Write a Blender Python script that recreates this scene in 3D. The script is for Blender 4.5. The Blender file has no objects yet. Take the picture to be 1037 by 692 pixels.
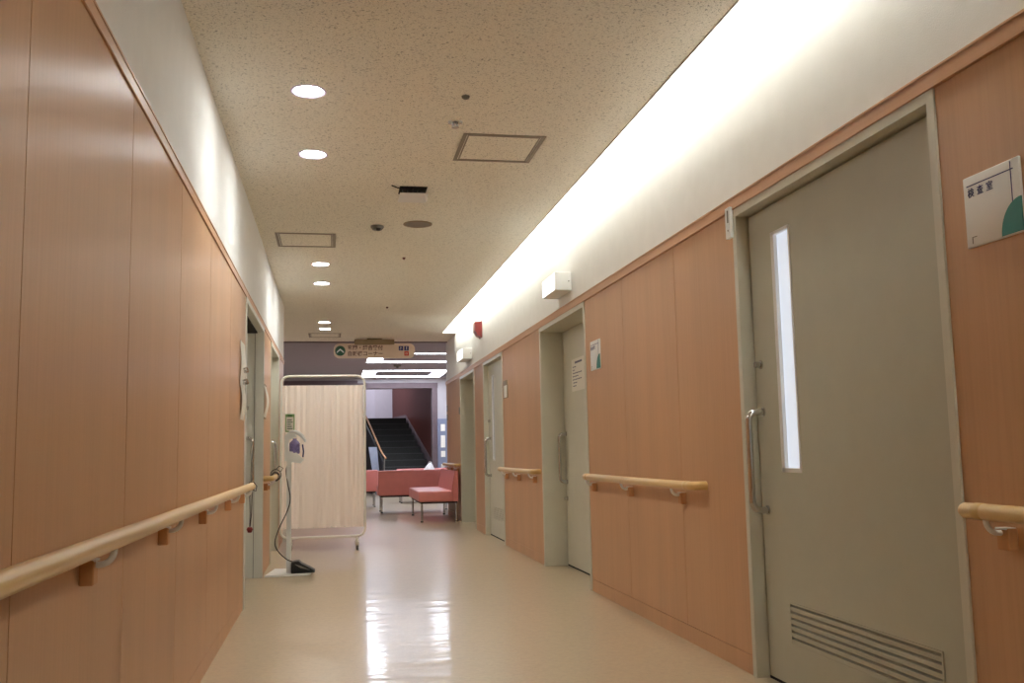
import bpy, bmesh, math, random
from mathutils import Vector, Matrix
random.seed(7)
S = bpy.context.scene
COL = S.collection
PI = math.pi

# ------------------------------------------------------------------ materials
def lin(r, g, b):
    f = lambda c: (c/255)/12.92 if c/255 <= .04045 else (((c/255)+.055)/1.055)**2.4
    return (f(r), f(g), f(b), 1)

def mat(name, c, rough=.5, metal=0, var=.06, scale=(9, 9, 9), detail=3, bump=0, bscale=60, emit=0, ecol=None, coat=0, spec=None, trans=0):
    m = bpy.data.materials.new(name); m.use_nodes = True
    n = m.node_tree.nodes; l = m.node_tree.links
    b = n['Principled BSDF']
    b.inputs['Roughness'].default_value = rough
    b.inputs['Metallic'].default_value = metal
    b.inputs['Coat Weight'].default_value = coat
    if spec is not None: b.inputs['Specular IOR Level'].default_value = spec
    if trans: b.inputs['Transmission Weight'].default_value = trans
    tc = n.new('ShaderNodeTexCoord'); mp = n.new('ShaderNodeMapping')
    mp.inputs['Scale'].default_value = scale
    l.new(tc.outputs['Object'], mp.inputs['Vector'])
    nz = n.new('ShaderNodeTexNoise'); nz.inputs['Scale'].default_value = 1; nz.inputs['Detail'].default_value = detail
    l.new(mp.outputs['Vector'], nz.inputs['Vector'])
    rp = n.new('ShaderNodeValToRGB')
    rp.color_ramp.elements[0].position = .3; rp.color_ramp.elements[1].position = .7
    rp.color_ramp.elements[0].color = tuple(x*(1-var) for x in c[:3])+(1,)
    rp.color_ramp.elements[1].color = tuple(min(1, x*(1+var)) for x in c[:3])+(1,)
    l.new(nz.outputs['Fac'], rp.inputs['Fac'])
    l.new(rp.outputs['Color'], b.inputs['Base Color'])
    if bump:
        nb = n.new('ShaderNodeTexNoise'); nb.inputs['Scale'].default_value = bscale; nb.inputs['Detail'].default_value = 2
        l.new(tc.outputs['Object'], nb.inputs['Vector'])
        bp = n.new('ShaderNodeBump'); bp.inputs['Strength'].default_value = bump; bp.inputs['Distance'].default_value = .004
        l.new(nb.outputs['Fac'], bp.inputs['Height']); l.new(bp.outputs['Normal'], b.inputs['Normal'])
    if emit:
        b.inputs['Emission Color'].default_value = ecol or c
        b.inputs['Emission Strength'].default_value = emit
    return m

def wood_mat(name, c, grain='Z', rough=.38, var=.045):
    """pale beech laminate: long soft figure plus fine pores along the grain"""
    m = bpy.data.materials.new(name); m.use_nodes = True
    n = m.node_tree.nodes; l = m.node_tree.links; b = n['Principled BSDF']
    tc = n.new('ShaderNodeTexCoord')
    def noise(sc, detail):
        mp = n.new('ShaderNodeMapping'); mp.inputs['Scale'].default_value = sc
        l.new(tc.outputs['Object'], mp.inputs['Vector'])
        z = n.new('ShaderNodeTexNoise'); z.inputs['Scale'].default_value = 1; z.inputs['Detail'].default_value = detail
        l.new(mp.outputs['Vector'], z.inputs['Vector']); return z.outputs['Fac']
    lo, hi, fine = (.35, 5, 90) 
    s1 = {'Z': (hi, hi, lo), 'Y': (hi*4, lo*2, hi*4)}[grain]
    s2 = {'Z': (fine, fine, 2.5), 'Y': (fine, 2.5, fine)}[grain]
    a = noise(s1, 4); f = noise(s2, 2)
    r1 = n.new('ShaderNodeValToRGB')
    r1.color_ramp.elements[0].position = .32; r1.color_ramp.elements[1].position = .68
    r1.color_ramp.elements[0].color = tuple(x*(1-var) for x in c[:3])+(1,)
    r1.color_ramp.elements[1].color = tuple(x*(1+var) for x in c[:3])+(1,)
    r2 = n.new('ShaderNodeValToRGB')
    r2.color_ramp.elements[0].position = .35; r2.color_ramp.elements[1].position = .6
    r2.color_ramp.elements[0].color = (.955, .945, .94, 1); r2.color_ramp.elements[1].color = (1, 1, 1, 1)
    mx = n.new('ShaderNodeMix'); mx.data_type = 'RGBA'; mx.blend_type = 'MULTIPLY'; mx.inputs['Factor'].default_value = 1
    l.new(a, r1.inputs['Fac']); l.new(f, r2.inputs['Fac'])
    l.new(r1.outputs['Color'], mx.inputs['A']); l.new(r2.outputs['Color'], mx.inputs['B'])
    l.new(mx.outputs['Result'], b.inputs['Base Color'])
    b.inputs['Roughness'].default_value = rough
    if grain == 'Z':      # brushed vertical pores spread highlights sideways
        b.inputs['Anisotropic'].default_value = .75; b.inputs['Specular IOR Level'].default_value = .5
        tg = n.new('ShaderNodeTangent'); tg.direction_type = 'RADIAL'; tg.axis = 'Z'
        l.new(tg.outputs['Tangent'], b.inputs['Tangent'])
    return m

def ceiling_mat(name, c):
    """rock-wool board: small dark fissures and pits on a cream face"""
    m = bpy.data.materials.new(name); m.use_nodes = True
    n = m.node_tree.nodes; l = m.node_tree.links; b = n['Principled BSDF']
    tc = n.new('ShaderNodeTexCoord')
    z = n.new('ShaderNodeTexNoise'); z.inputs['Scale'].default_value = 105; z.inputs['Detail'].default_value = 3; z.inputs['Distortion'].default_value = 1.2
    l.new(tc.outputs['Object'], z.inputs['Vector'])
    r = n.new('ShaderNodeValToRGB'); e = r.color_ramp.elements
    e[0].position = .34; e[0].color = tuple(x*.42 for x in c[:3])+(1,)
    e[1].position = .42; e[1].color = c
    e2 = r.color_ramp.elements.new(.385); e2.color = tuple(x*.72 for x in c[:3])+(1,)
    l.new(z.outputs['Fac'], r.inputs['Fac'])
    g = n.new('ShaderNodeTexNoise'); g.inputs['Scale'].default_value = 160; g.inputs['Detail'].default_value = 1
    l.new(tc.outputs['Object'], g.inputs['Vector'])
    r2 = n.new('ShaderNodeValToRGB'); r2.color_ramp.elements[0].color = (.86, .85, .83, 1); r2.color_ramp.elements[0].position = .35; r2.color_ramp.elements[1].position = .6
    l.new(g.outputs['Fac'], r2.inputs['Fac'])
    mx = n.new('ShaderNodeMix'); mx.data_type = 'RGBA'; mx.blend_type = 'MULTIPLY'; mx.inputs['Factor'].default_value = 1
    l.new(r.outputs['Color'], mx.inputs['A']); l.new(r2.outputs['Color'], mx.inputs['B'])
    l.new(mx.outputs['Result'], b.inputs['Base Color'])
    b.inputs['Roughness'].default_value = .9; b.inputs['Specular IOR Level'].default_value = .2
    bp = n.new('ShaderNodeBump'); bp.inputs['Strength'].default_value = .35; bp.inputs['Distance'].default_value = .003
    l.new(r.outputs['Color'], bp.inputs['Height']); l.new(bp.outputs['Normal'], b.inputs['Normal'])
    return m

def floor_mat(name, c):
    """waxed marbled sheet vinyl with gentle ripples in the wax"""
    m = bpy.data.materials.new(name); m.use_nodes = True
    n = m.node_tree.nodes; l = m.node_tree.links; b = n['Principled BSDF']
    tc = n.new('ShaderNodeTexCoord')
    z = n.new('ShaderNodeTexNoise'); z.inputs['Scale'].default_value = 34; z.inputs['Detail'].default_value = 6; z.inputs['Distortion'].default_value = 1.0
    l.new(tc.outputs['Object'], z.inputs['Vector'])
    r = n.new('ShaderNodeValToRGB'); e = r.color_ramp.elements
    e[0].position = .30; e[0].color = tuple(x*.90 for x in c[:3])+(1,)
    e[1].position = .62; e[1].color = tuple(min(1, x*1.04) for x in c[:3])+(1,)
    l.new(z.outputs['Fac'], r.inputs['Fac']); l.new(r.outputs['Color'], b.inputs['Base Color'])
    b.inputs['Roughness'].default_value = FLOOR_ROUGH
    b.inputs['Specular IOR Level'].default_value = .5
    b.inputs['Coat Weight'].default_value = .42; b.inputs['Coat Roughness'].default_value = .08
    mp = n.new('ShaderNodeMapping'); mp.inputs['Scale'].default_value = (.9, 4.2, 1)
    l.new(tc.outputs['Object'], mp.inputs['Vector'])
    w = n.new('ShaderNodeTexNoise'); w.inputs['Scale'].default_value = 1.6; w.inputs['Detail'].default_value = 3.0
    l.new(mp.outputs['Vector'], w.inputs['Vector'])
    bp = n.new('ShaderNodeBump'); bp.inputs['Strength'].default_value = .8; bp.inputs['Distance'].default_value = .0045
    l.new(w.outputs['Fac'], bp.inputs['Height'])
    l.new(bp.outputs['Normal'], b.inputs['Normal']); l.new(bp.outputs['Normal'], b.inputs['Coat Normal'])
    return m
FLOOR_ROUGH = .32
EXPO = .82

M = {}
M['wood'] = wood_mat('beech_laminate', lin(206, 162, 124), rough=.40)
M['trimwood'] = wood_mat('beech_trim', lin(200, 154, 116), 'Y', .45)
M['railwood'] = wood_mat('pale_rail_wood', lin(214, 178, 116), 'Y', .35, .05)
M['block'] = wood_mat('bracket_wood', lin(204, 148, 100), 'Z', .45)
M['gap'] = mat('shadow_gap', lin(70, 42, 28), .9)
M['plaster'] = mat('white_wallpaper', lin(227, 226, 223), .75, var=.02, bump=.25, bscale=220)
M['ceil'] = ceiling_mat('rockwool_board', lin(250, 247, 236))
M['cove'] = mat('cove_paint', lin(238, 236, 230), .8, var=.01)
M['floor'] = floor_mat('waxed_vinyl', lin(190, 170, 140))
M['steel'] = mat('olive_grey_door_paint', lin(184, 183, 165), .42, var=.02, bump=.06, bscale=300)
M['jamb'] = mat('olive_grey_frame_lit', lin(206, 203, 187), .38, var=.02)  # same door paint, lightened where the frame catches more light
M['greydoor'] = mat('cool_grey_door_paint', lin(214, 214, 206), .4, var=.02)
M['litdoor'] = mat('olive_grey_leaf_lit', lin(206, 203, 186), .42, var=.02)  # lit copy of the door paint, brighter lamp light put into the colour
M['dark'] = mat('dark_void', lin(22, 21, 20), .9)
M['chrome'] = mat('chrome', lin(205, 205, 205), .14, 1, var=.02)
M['white'] = mat('white_plastic', lin(232, 232, 230), .35, var=.015)
M['offwhite'] = mat('offwhite_enamel', lin(222, 216, 204), .35, var=.02)
M['pane'] = mat('frosted_pane_glow', lin(205, 212, 222), .25, var=.02, emit=.42, ecol=lin(215, 225, 240))  # emission stands in for light from the room behind the pane
M['panedim'] = mat('frosted_pane_dim', lin(190, 190, 184), .25, var=.02, emit=.08, ecol=lin(215, 225, 240))  # dimmer copy of the pane, faint backlight put in as emission
M['navy'] = mat('navy_ink', lin(52, 52, 112), .5)
M['brownink'] = mat('brown_ink', lin(96, 44, 40), .6)
M['teal'] = mat('teal_print', lin(22, 128, 118), .45)
M['paper'] = mat('paper', lin(232, 228, 218), .7, var=.02)
M['ink'] = mat('faded_ink', lin(105, 105, 125), .7)
M['hatch'] = mat('hatch_aluminium', lin(142, 132, 118), .5, .3, var=.04)
M['red'] = mat('red_plastic', lin(126, 26, 20), .35, var=.04)
M['black'] = mat('black_plastic', lin(24, 24, 26), .45, var=.05)
M['grey'] = mat('grey_plastic', lin(120, 116, 108), .5)
M['signcream'] = mat('cream_acrylic', lin(222, 198, 176), .4, var=.02)
M['green'] = mat('green_disc', lin(20, 84, 50), .45)
M['redsq'] = mat('red_square', lin(206, 62, 48), .5)
M['bracket'] = mat('sign_mount', lin(150, 130, 98), .5)
M['pink'] = mat('salmon_vinyl', lin(218, 132, 126), .42, var=.04, bump=.08, bscale=90)
M['tealbase'] = mat('blackbase', lin(30, 26, 28), .7)
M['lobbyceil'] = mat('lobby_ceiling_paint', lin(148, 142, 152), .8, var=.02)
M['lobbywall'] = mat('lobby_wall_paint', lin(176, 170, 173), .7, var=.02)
M['header'] = mat('dark_mauve_header', lin(104, 88, 92), .7)
M['brownwall'] = wood_mat('dark_red_wood', lin(96, 52, 46), 'Z', .5)
M['stair'] = mat('charcoal_stair_tile', lin(50, 50, 46), .55, var=.2, scale=(30, 30, 30))
M['nosing'] = mat('stair_nosing', lin(88, 90, 88), .5)
M['stairwall'] = mat('stair_landing_wall', lin(206, 198, 206), .7, var=.02)
M['darkglass'] = mat('smoked_glass', lin(30, 32, 34), .6, var=.1)
M['blue'] = mat('blue_rack', lin(122, 128, 150), .4)
M['bluegrey'] = mat('blue_grey_panel', lin(150, 158, 176), .4)
M['lilac'] = mat('lilac_label', lin(128, 118, 176), .4, var=.3, scale=(60, 60, 60))
M['gel'] = mat('lilac_bottle', lin(150, 140, 190), .25, var=.1)
M['greencard'] = mat('green_card_border', lin(126, 168, 104), .5)
M['cable'] = mat('dark_cable', lin(62, 52, 50), .5)
def glow(name, col, s, base=None):
    return mat(name, base or lin(240, 240, 240), .4, var=.0, emit=s, ecol=col)
M['lamp'] = glow('downlight_lens', (.97, 1, .985, 1), 78)
M['fringe'] = mat('downlight_trim_fringe', lin(214, 196, 226), .3, var=.02)  # lilac tint paints the purple fringe round the glaring lens
M['tube'] = glow('cove_tube', (.97, 1, .99, 1), 10.5)
M['lobbylamp'] = glow('lobby_lamp', (.79, .86, 1, 1), 9)
M['exitglow'] = glow('lit_white_panel', (.97, 1, .96, 1), 1.5)

def curtain_mat():
    m = bpy.data.materials.new('curtain_cloth'); m.use_nodes = True
    n = m.node_tree.nodes; l = m.node_tree.links; b = n['Principled BSDF']
    tc = n.new('ShaderNodeTexCoord'); nz = n.new('ShaderNodeTexNoise'); nz.inputs['Scale'].default_value = 300
    l.new(tc.outputs['Object'], nz.inputs['Vector'])
    r = n.new('ShaderNodeValToRGB'); r.color_ramp.elements[0].color = lin(246, 232, 222); r.color_ramp.elements[1].color = lin(252, 243, 235)
    l.new(nz.outputs['Fac'], r.inputs['Fac']); l.new(r.outputs['Color'], b.inputs['Base Color'])
    b.inputs['Roughness'].default_value = .85
    t = n.new('ShaderNodeBsdfTranslucent'); t.inputs['Color'].default_value = lin(248, 226, 210)
    mx = n.new('ShaderNodeMixShader'); mx.inputs['Fac'].default_value = .3
    l.new(b.outputs[0], mx.inputs[1]); l.new(t.outputs[0], mx.inputs[2]); l.new(mx.outputs[0], n['Material Output'].inputs['Surface'])
    return m
M['cloth'] = curtain_mat()

# ------------------------------------------------------------------ mesh helpers (world coordinates in, local out)
def wloc(o):
    v = Vector((0, 0, 0))
    while o: v += o.location; o = o.parent
    return v

class MB:
    def __init__(s): s.bm = bmesh.new()
    def box(s, x0, x1, y0, y1, z0, z1, bev=0, seg=2):
        t = bmesh.new()
        bmesh.ops.create_cube(t, size=1)
        for v in t.verts:
            v.co = Vector(((x0+x1)/2+v.co.x*abs(x1-x0), (y0+y1)/2+v.co.y*abs(y1-y0), (z0+z1)/2+v.co.z*abs(z1-z0)))
        if bev: bmesh.ops.bevel(t, geom=t.edges[:], offset=bev, segments=seg, affect='EDGES', profile=.5)
        return s.join(t)
    def join(s, t, mtx=None):
        if mtx is not None: bmesh.ops.transform(t, matrix=mtx, verts=t.verts[:])
        mp = {v: s.bm.verts.new(v.co) for v in t.verts}
        for f in t.faces:
            try: s.bm.faces.new([mp[v] for v in f.verts])
            except ValueError: pass
        t.free(); return s
    def poly(s, pts, ext):
        """prism: polygon pts (3D) extruded by vector ext"""
        t = bmesh.new(); vs = [t.verts.new(p) for p in pts]; f = t.faces.new(vs)
        r = bmesh.ops.extrude_face_region(t, geom=[f])
        bmesh.ops.translate(t, vec=Vector(ext), verts=[v for v in r['geom'] if isinstance(v, bmesh.types.BMVert)])
        bmesh.ops.recalc_face_normals(t, faces=t.faces[:])
        return s.join(t)
    def tube(s, pts, r, n=12, cap=True):
        pts = [Vector(p) for p in pts]; rs = r if isinstance(r, (list, tuple)) else [r]*len(pts)
        t = bmesh.new(); rings = []; up = None
        for i, p in enumerate(pts):
            d = (pts[min(i+1, len(pts)-1)]-pts[max(i-1, 0)]).normalized()
            if up is None:
                up = Vector((0, 0, 1)) if abs(d.z) < .9 else Vector((1, 0, 0))
            a = (up-d*up.dot(d)).normalized(); b = d.cross(a); up = a
            rings.append([t.verts.new(p+(a*math.cos(2*PI*k/n)+b*math.sin(2*PI*k/n))*rs[i]) for k in range(n)])
        for i in range(len(rings)-1):
            for k in range(n):
                t.faces.new((rings[i][k], rings[i][(k+1) % n], rings[i+1][(k+1) % n], rings[i+1][k]))
        if cap: t.faces.new(rings[0][::-1]); t.faces.new(rings[-1])
        bmesh.ops.recalc_face_normals(t, faces=t.faces[:])
        return s.join(t)
    def lathe(s, prof, c, n=32, mtx=None):
        """prof: list of (radius, z) revolved about z through c"""
        t = bmesh.new(); rings = []
        for (r, z) in prof:
            if r < 1e-6: rings.append([t.verts.new((0, 0, z))])
            else: rings.append([t.verts.new((r*math.cos(2*PI*k/n), r*math.sin(2*PI*k/n), z)) for k in range(n)])
        for a, b in zip(rings, rings[1:]):
            for k in range(n):
                q = []
                for v in (a[k % len(a)], a[(k+1) % len(a)], b[(k+1) % len(b)], b[k % len(b)]):
                    if v not in q: q.append(v)
                if len(q) > 2: t.faces.new(q)
        bmesh.ops.recalc_face_normals(t, faces=t.faces[:])
        m = Matrix.Translation(c)
        if mtx is not None: m = m @ mtx
        return s.join(t, m)
    def holed(s, y0, y1, z0, z1, x0, x1, holes):
        """plate in the yz plane with rectangular holes, made of one grid"""
        ys = sorted({y0, y1, *[h[0] for h in holes], *[h[1] for h in holes]})
        zs = sorted({z0, z1, *[h[2] for h in holes], *[h[3] for h in holes]})
        for a, b in zip(ys, ys[1:]):
            for c, d in zip(zs, zs[1:]):
                my, mz = (a+b)/2, (c+d)/2
                if any(h[0] < my < h[1] and h[2] < mz < h[3] for h in holes): continue
                s.box(x0, x1, a, b, c, d)
        return s
    def build(s, name, m, parent=None, smooth=False, origin=None):
        me = bpy.data.meshes.new(name)
        vs = [v.co for v in s.bm.verts]
        if parent is not None: o0 = wloc(parent)
        elif origin is not None: o0 = Vector(origin)
        else:
            mn = Vector([min(v[i] for v in vs) for i in range(3)]); mxx = Vector([max(v[i] for v in vs) for i in range(3)])
            o0 = Vector(((mn.x+mxx.x)/2, (mn.y+mxx.y)/2, mn.z))
        bmesh.ops.translate(s.bm, vec=-o0, verts=s.bm.verts[:])
        s.bm.to_mesh(me); s.bm.free()
        o = bpy.data.objects.new(name, me); COL.objects.link(o)
        if parent is not None: o.parent = parent
        else: o.location = o0
        me.materials.append(M[m] if isinstance(m, str) else m)
        if smooth:
            for p in me.polygons: p.use_smooth = True
            try: me.set_sharp_from_angle(angle=math.radians(40))
            except Exception: pass
        return o

def arc(p0, p1, p2, n=6):
    """quadratic bend p0 -> p2 around the corner p1"""
    p0, p1, p2 = Vector(p0), Vector(p1), Vector(p2)
    return [p0*(1-t)**2+p1*2*t*(1-t)+p2*t*t for t in [i/n for i in range(n+1)]]

def tag(o, label, cat, group=None, kind=None):
    o['label'] = label; o['category'] = cat
    if group: o['group'] = group
    if kind: o['kind'] = kind
    return o
def thing(name, loc, label, cat, group=None):
    o = bpy.data.objects.new(name, None); o.location = loc; o.empty_display_size = .1; COL.objects.link(o)
    return tag(o, label, cat, group)
def struct_empty(name, loc):
    o = bpy.data.objects.new(name, None); o.location = loc; o.empty_display_size = .1; COL.objects.link(o)
    o['kind'] = 'structure'; return o
def struct(name, mb, m, **k):
    o = mb.build(name, m, origin=(0, 0, 0), **k); o['kind'] = 'structure'; return o
def copy_tree(o, parent=None):
    c = o.copy(); COL.objects.link(c); c.parent = parent
    for ch in [x for x in COL.objects if x.parent == o]: copy_tree(ch, c)
    return c
def text_mesh(body, size, mtx, name, m, parent, ext=.0006, align='LEFT', spacing=1.0, bold=0):
    cu = bpy.data.curves.new(name, 'FONT'); cu.body = body; cu.size = size; cu.extrude = ext
    cu.align_x = align; cu.align_y = 'CENTER'; cu.space_character = spacing; cu.offset = bold
    tmp = bpy.data.objects.new('tmp_text', cu); COL.objects.link(tmp)
    bpy.context.view_layer.update()
    dg = bpy.context.evaluated_depsgraph_get()
    me = bpy.data.meshes.new_from_object(tmp.evaluated_get(dg))
    bpy.data.objects.remove(tmp); bpy.data.curves.remove(cu)
    me.transform(Matrix.Translation(-wloc(parent)) @ mtx); me.name = name
    me.materials.clear(); me.materials.append(M[m])
    o = bpy.data.objects.new(name, me); COL.objects.link(o); o.parent = parent
    return o
RW = Matrix(((0, 0, -1, 0), (-1, 0, 0, 0), (0, 1, 0, 0), (0, 0, 0, 1)))   # lettering on the right wall, read facing +x
FW = Matrix.Rotation(PI/2, 4, 'X')                                        # lettering read facing +y

# ------------------------------------------------------------------ dimensions
WL, WR, CE, TR = -.57, 1.76, 2.70, 2.02       # wall faces, ceiling, underside of the wood trim
Y0, YE = -4.0, 15.2
LE = 11.42                                    # end of left wall

# ------------------------------------------------------------------ floor, ceiling, walls
struct('floor', MB().box(-5, 7, Y0-.2, 30, -.1, 0), 'floor')
struct('ceiling', MB().box(WL-.2, 1.555, Y0, 13.93, CE, CE+.015).box(WL-.2, WR+.2, 13.93, 15.0, CE, CE+.06)
       .box(-5, WL-.2, LE, 15.0, CE, CE+.06), 'ceil')
# aluminium bead along the open edge of the ceiling board
struct('trim_1', MB().box(1.548, 1.556, Y0, 13.93, CE-.003, CE+.016), 'hatch')
# light cove above the right wall
struct('ceiling.001', MB().box(1.2, WR+.02, Y0, 13.99, 3.06, 3.10).box(1.2, 1.24, Y0, 13.99, CE+.02, 3.08)
       .box(1.2, WR+.02, 13.92, 13.99, CE+.001, 3.08), 'cove')

dR = [(2.49, 3.97), (6.59, 8.12), (10.03, 11.35), (12.10, 13.50)]     # door openings, right wall
dL = [(6.50, 8.15), (9.10, 10.38)]                                    # left wall
def wall(side, x, sgn, openings, yend, ztop):
    segs = []; a = Y0
    for o in openings: segs.append((a, o[0])); a = o[1]
    segs.append((a, yend))
    up = MB().box(x, x+sgn*.3, Y0, yend, TR+.01, ztop)
    w = struct('wall_'+side, up, 'plaster')
    core = MB()
    for a, b in segs: core.box(x+sgn*.012, x+sgn*.3, a, b, 0, TR+.01)
    core.build('panel_backing', 'gap', w)
    return w, segs
wr, segR = wall('right', WR, 1, dR, YE, 3.10)
wl, segL = wall('left', WL, -1, dL, LE, CE+.05)
seams = {'r': [-2.4, -1.45, -.5, .45, 1.4, 4.755, 5.69, 9.31, 14.4], 'l': [-3.0, -2.05, -1.1, -.15, .95, 1.90, 2.855, 3.77, 4.67, 5.58]}
def panels(w, x, sgn, segs, sm, side):
    bb = MB()
    for a, b in segs:
        cuts = [a]+[s for s in sm if a+.1 < s < b-.1]+[b]
        for c, d in zip(cuts, cuts[1:]):
            g0 = .0022 if c != a else 0; g1 = .0022 if d != b else 0
            MB().box(x, x+sgn*.011, c+g0, d-g1, .083, TR, 0).build('wood_panel', 'wood', w)
        bb.box(x-sgn*.000, x+sgn*.011, a, b, 0, .080)
    struct('baseboard_'+side, bb, 'wood')
panels(wr, WR, 1, segR, seams['r'], 'right')
panels(wl, WL, -1, segL, seams['l'], 'left')
def trimboard(name, x, sgn, yend, p=.012, h=.055):
    t = MB().box(x-sgn*p, x+sgn*.01, Y0, yend, TR, TR+h, .002, 1)
    t.box(x-sgn*(p+.003), x+sgn*.01, Y0, yend, TR+h-.006, TR+h+.001)
    struct(name, t, 'trimwood')
trimboard('trim_2', WR, 1, YE); trimboard('trim_3', WL, -1, LE, .007, .042)
struct('wall_back', MB().box(-1, 2, Y0-.1, Y0, 0, 3.1), 'plaster')
# end caps of both corridor walls are the wall boxes themselves; rooms behind the doors are closed off
# ------------------------------------------------------------------ doors
def handle(x, y, z0, z1, sgn, parent, wallx):
    """D pull: two posts from the leaf bent into a vertical bar at x"""
    r = .0145; k = .045
    pts = [(wallx, y, z1)]+arc((x+sgn*k*.9, y, z1), (x, y, z1), (x, y, z1-k))+arc((x, y, z0+k), (x, y, z0), (x+sgn*k*.9, y, z0))+[(wallx, y, z0)]
    h = MB().tube(pts, r, 14)
    for z in (z0, z1): h.lathe([(0, 0), (.02, 0), (.02, .005), (0, .005)], (wallx-sgn*.005, y, z), 18, Matrix.Rotation(sgn*PI/2, 4, 'Y'))
    return h.build('door_handle', 'chrome', parent, True)
def knob(x, y, z, sgn, parent):
    return MB().lathe([(0, 0), (.019, 0), (.019, .006), (.013, .008), (.013, .03), (0, .031)], (x, y, z), 20, Matrix.Rotation(-sgn*PI/2, 4, 'Y')).build('lock_knob', 'chrome', parent, True)
def door(name, ops, x, sgn, depth, steel='steel', jamb='jamb', window=None, vent=None, hnd=None, lock=None, pane='pane'):
    y0, y1 = ops; px = x+sgn*depth
    r = struct_empty(name, (x, (y0+y1)/2, 0))
    f = MB()
    pr = x-sgn*.008
    f.box(pr, px+sgn*.02, y0, y0+.035, 0, TR, .001, 1)
    f.box(pr, px+sgn*.02, y1-.035, y1, 0, TR, .001, 1)
    f.box(pr, px+sgn*.02, y0+.035, y1-.035, TR-.035, TR)
    f.build('door_frame', jamb, r)
    holes = []
    if window: holes.append(window)
    if vent: holes.append(vent)
    leaf = MB().holed(y0+.03, y1-.041, .012, TR-.042, px, px+sgn*.035, holes).build('door_leaf', steel, r)
    MB().box(px+sgn*.036, px+sgn*.06, y0, y1, 0, TR).box(px+sgn*.012, px+sgn*.03, y1-.042, y1-.034, 0, TR-.03).box(px, px+sgn*.03, y0+.03, y1-.04, 0, .011).build('shadow_gap', 'dark', r)
    if window:
        a, b, c, d = window
        w = MB()
        w.box(px-sgn*.002, px+sgn*.014, a-.006, a+.008, c-.006, d+.006).box(px-sgn*.002, px+sgn*.014, b-.022, b+.006, c-.006, d+.006)
        w.box(px-sgn*.002, px+sgn*.014, a, b, c-.006, c+.012).box(px-sgn*.002, px+sgn*.014, a, b, d-.008, d+.006)
        wf = w.build('window_frame', 'white', leaf)
        MB().box(px+sgn*.016, px+sgn*.024, a, b, c, d).build('glass_pane', pane, leaf)
    if vent:
        a, b, c, d = vent
        v = MB().box(px+sgn*.030, px+sgn*.034, a, b, c, d)
        v.build('vent_cavity', 'dark', leaf)
        v = MB(); t = .008
        v.box(px-sgn*.003, px+sgn*.01, a-t, b+t, d, d+t).box(px-sgn*.003, px+sgn*.01, a-t, b+t, c-t, c)
        v.box(px-sgn*.003, px+sgn*.01, a-t, a, c, d).box(px-sgn*.003, px+sgn*.01, b, b+t, c, d)
        n = 6; h = (d-c)/n
        for i in range(n):
            z = c+i*h
            v.poly([(px-sgn*.002, a, z), (px-sgn*.002, a, z+h*.60), (px+sgn*.016, a, z+h*.97), (px+sgn*.016, a, z+h*.5)], (0, b-a, 0))
        v.build('louvre_vent', steel, leaf)
    if hnd: handle(hnd[0], hnd[1], hnd[2], hnd[3], sgn, leaf, px)
    if lock: knob(px, lock[0], lock[1], sgn, leaf)
    return r
d1 = door('door_1', dR[0], WR, 1, .05, window=(3.555, 3.712, .868, 1.856), vent=(2.72, 3.705, .183, .335), hnd=(1.740, 3.868, .70, 1.115), lock=(3.868, 1.318))
d2 = door('door_2', dR[1], WR, 1, .19, hnd=(1.885, 8.02, .70, 1.105), lock=(8.03, .56), steel='litdoor')
d3 = door('door_3', dR[2], WR, 1, .05, window=(10.90, 11.06, .868, 1.84), vent=(10.12, 11.02, .195, .335), hnd=(1.742, 11.18, .69, 1.12), lock=(11.22, 1.325), pane='panedim', steel='litdoor')
d4 = door('door_4', dR[3], WR, 1, .235)
d5 = door('door_5', dL[0], WL, -1, .135, 'greydoor', 'greydoor', hnd=(-.640, 8.04, .70, 1.115), lock=(8.06, 1.36))
d6 = door('door_6', dL[1], WL, -1, .085, 'litdoor', 'jamb', hnd=(-.595, 10.27, .70, 1.12))
# dark open track above the near left door
MB().box(WL-.045, WL-.134, 6.55, 8.11, 1.975, 1.986).build('track_slot', 'dark', d5)
MB().box(WL-.062, WL-.066, 8.110, 8.116, 0, 1.98).build('jamb_groove', 'grey', d5)
# pull cord of the wall call unit etc. come below

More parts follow.
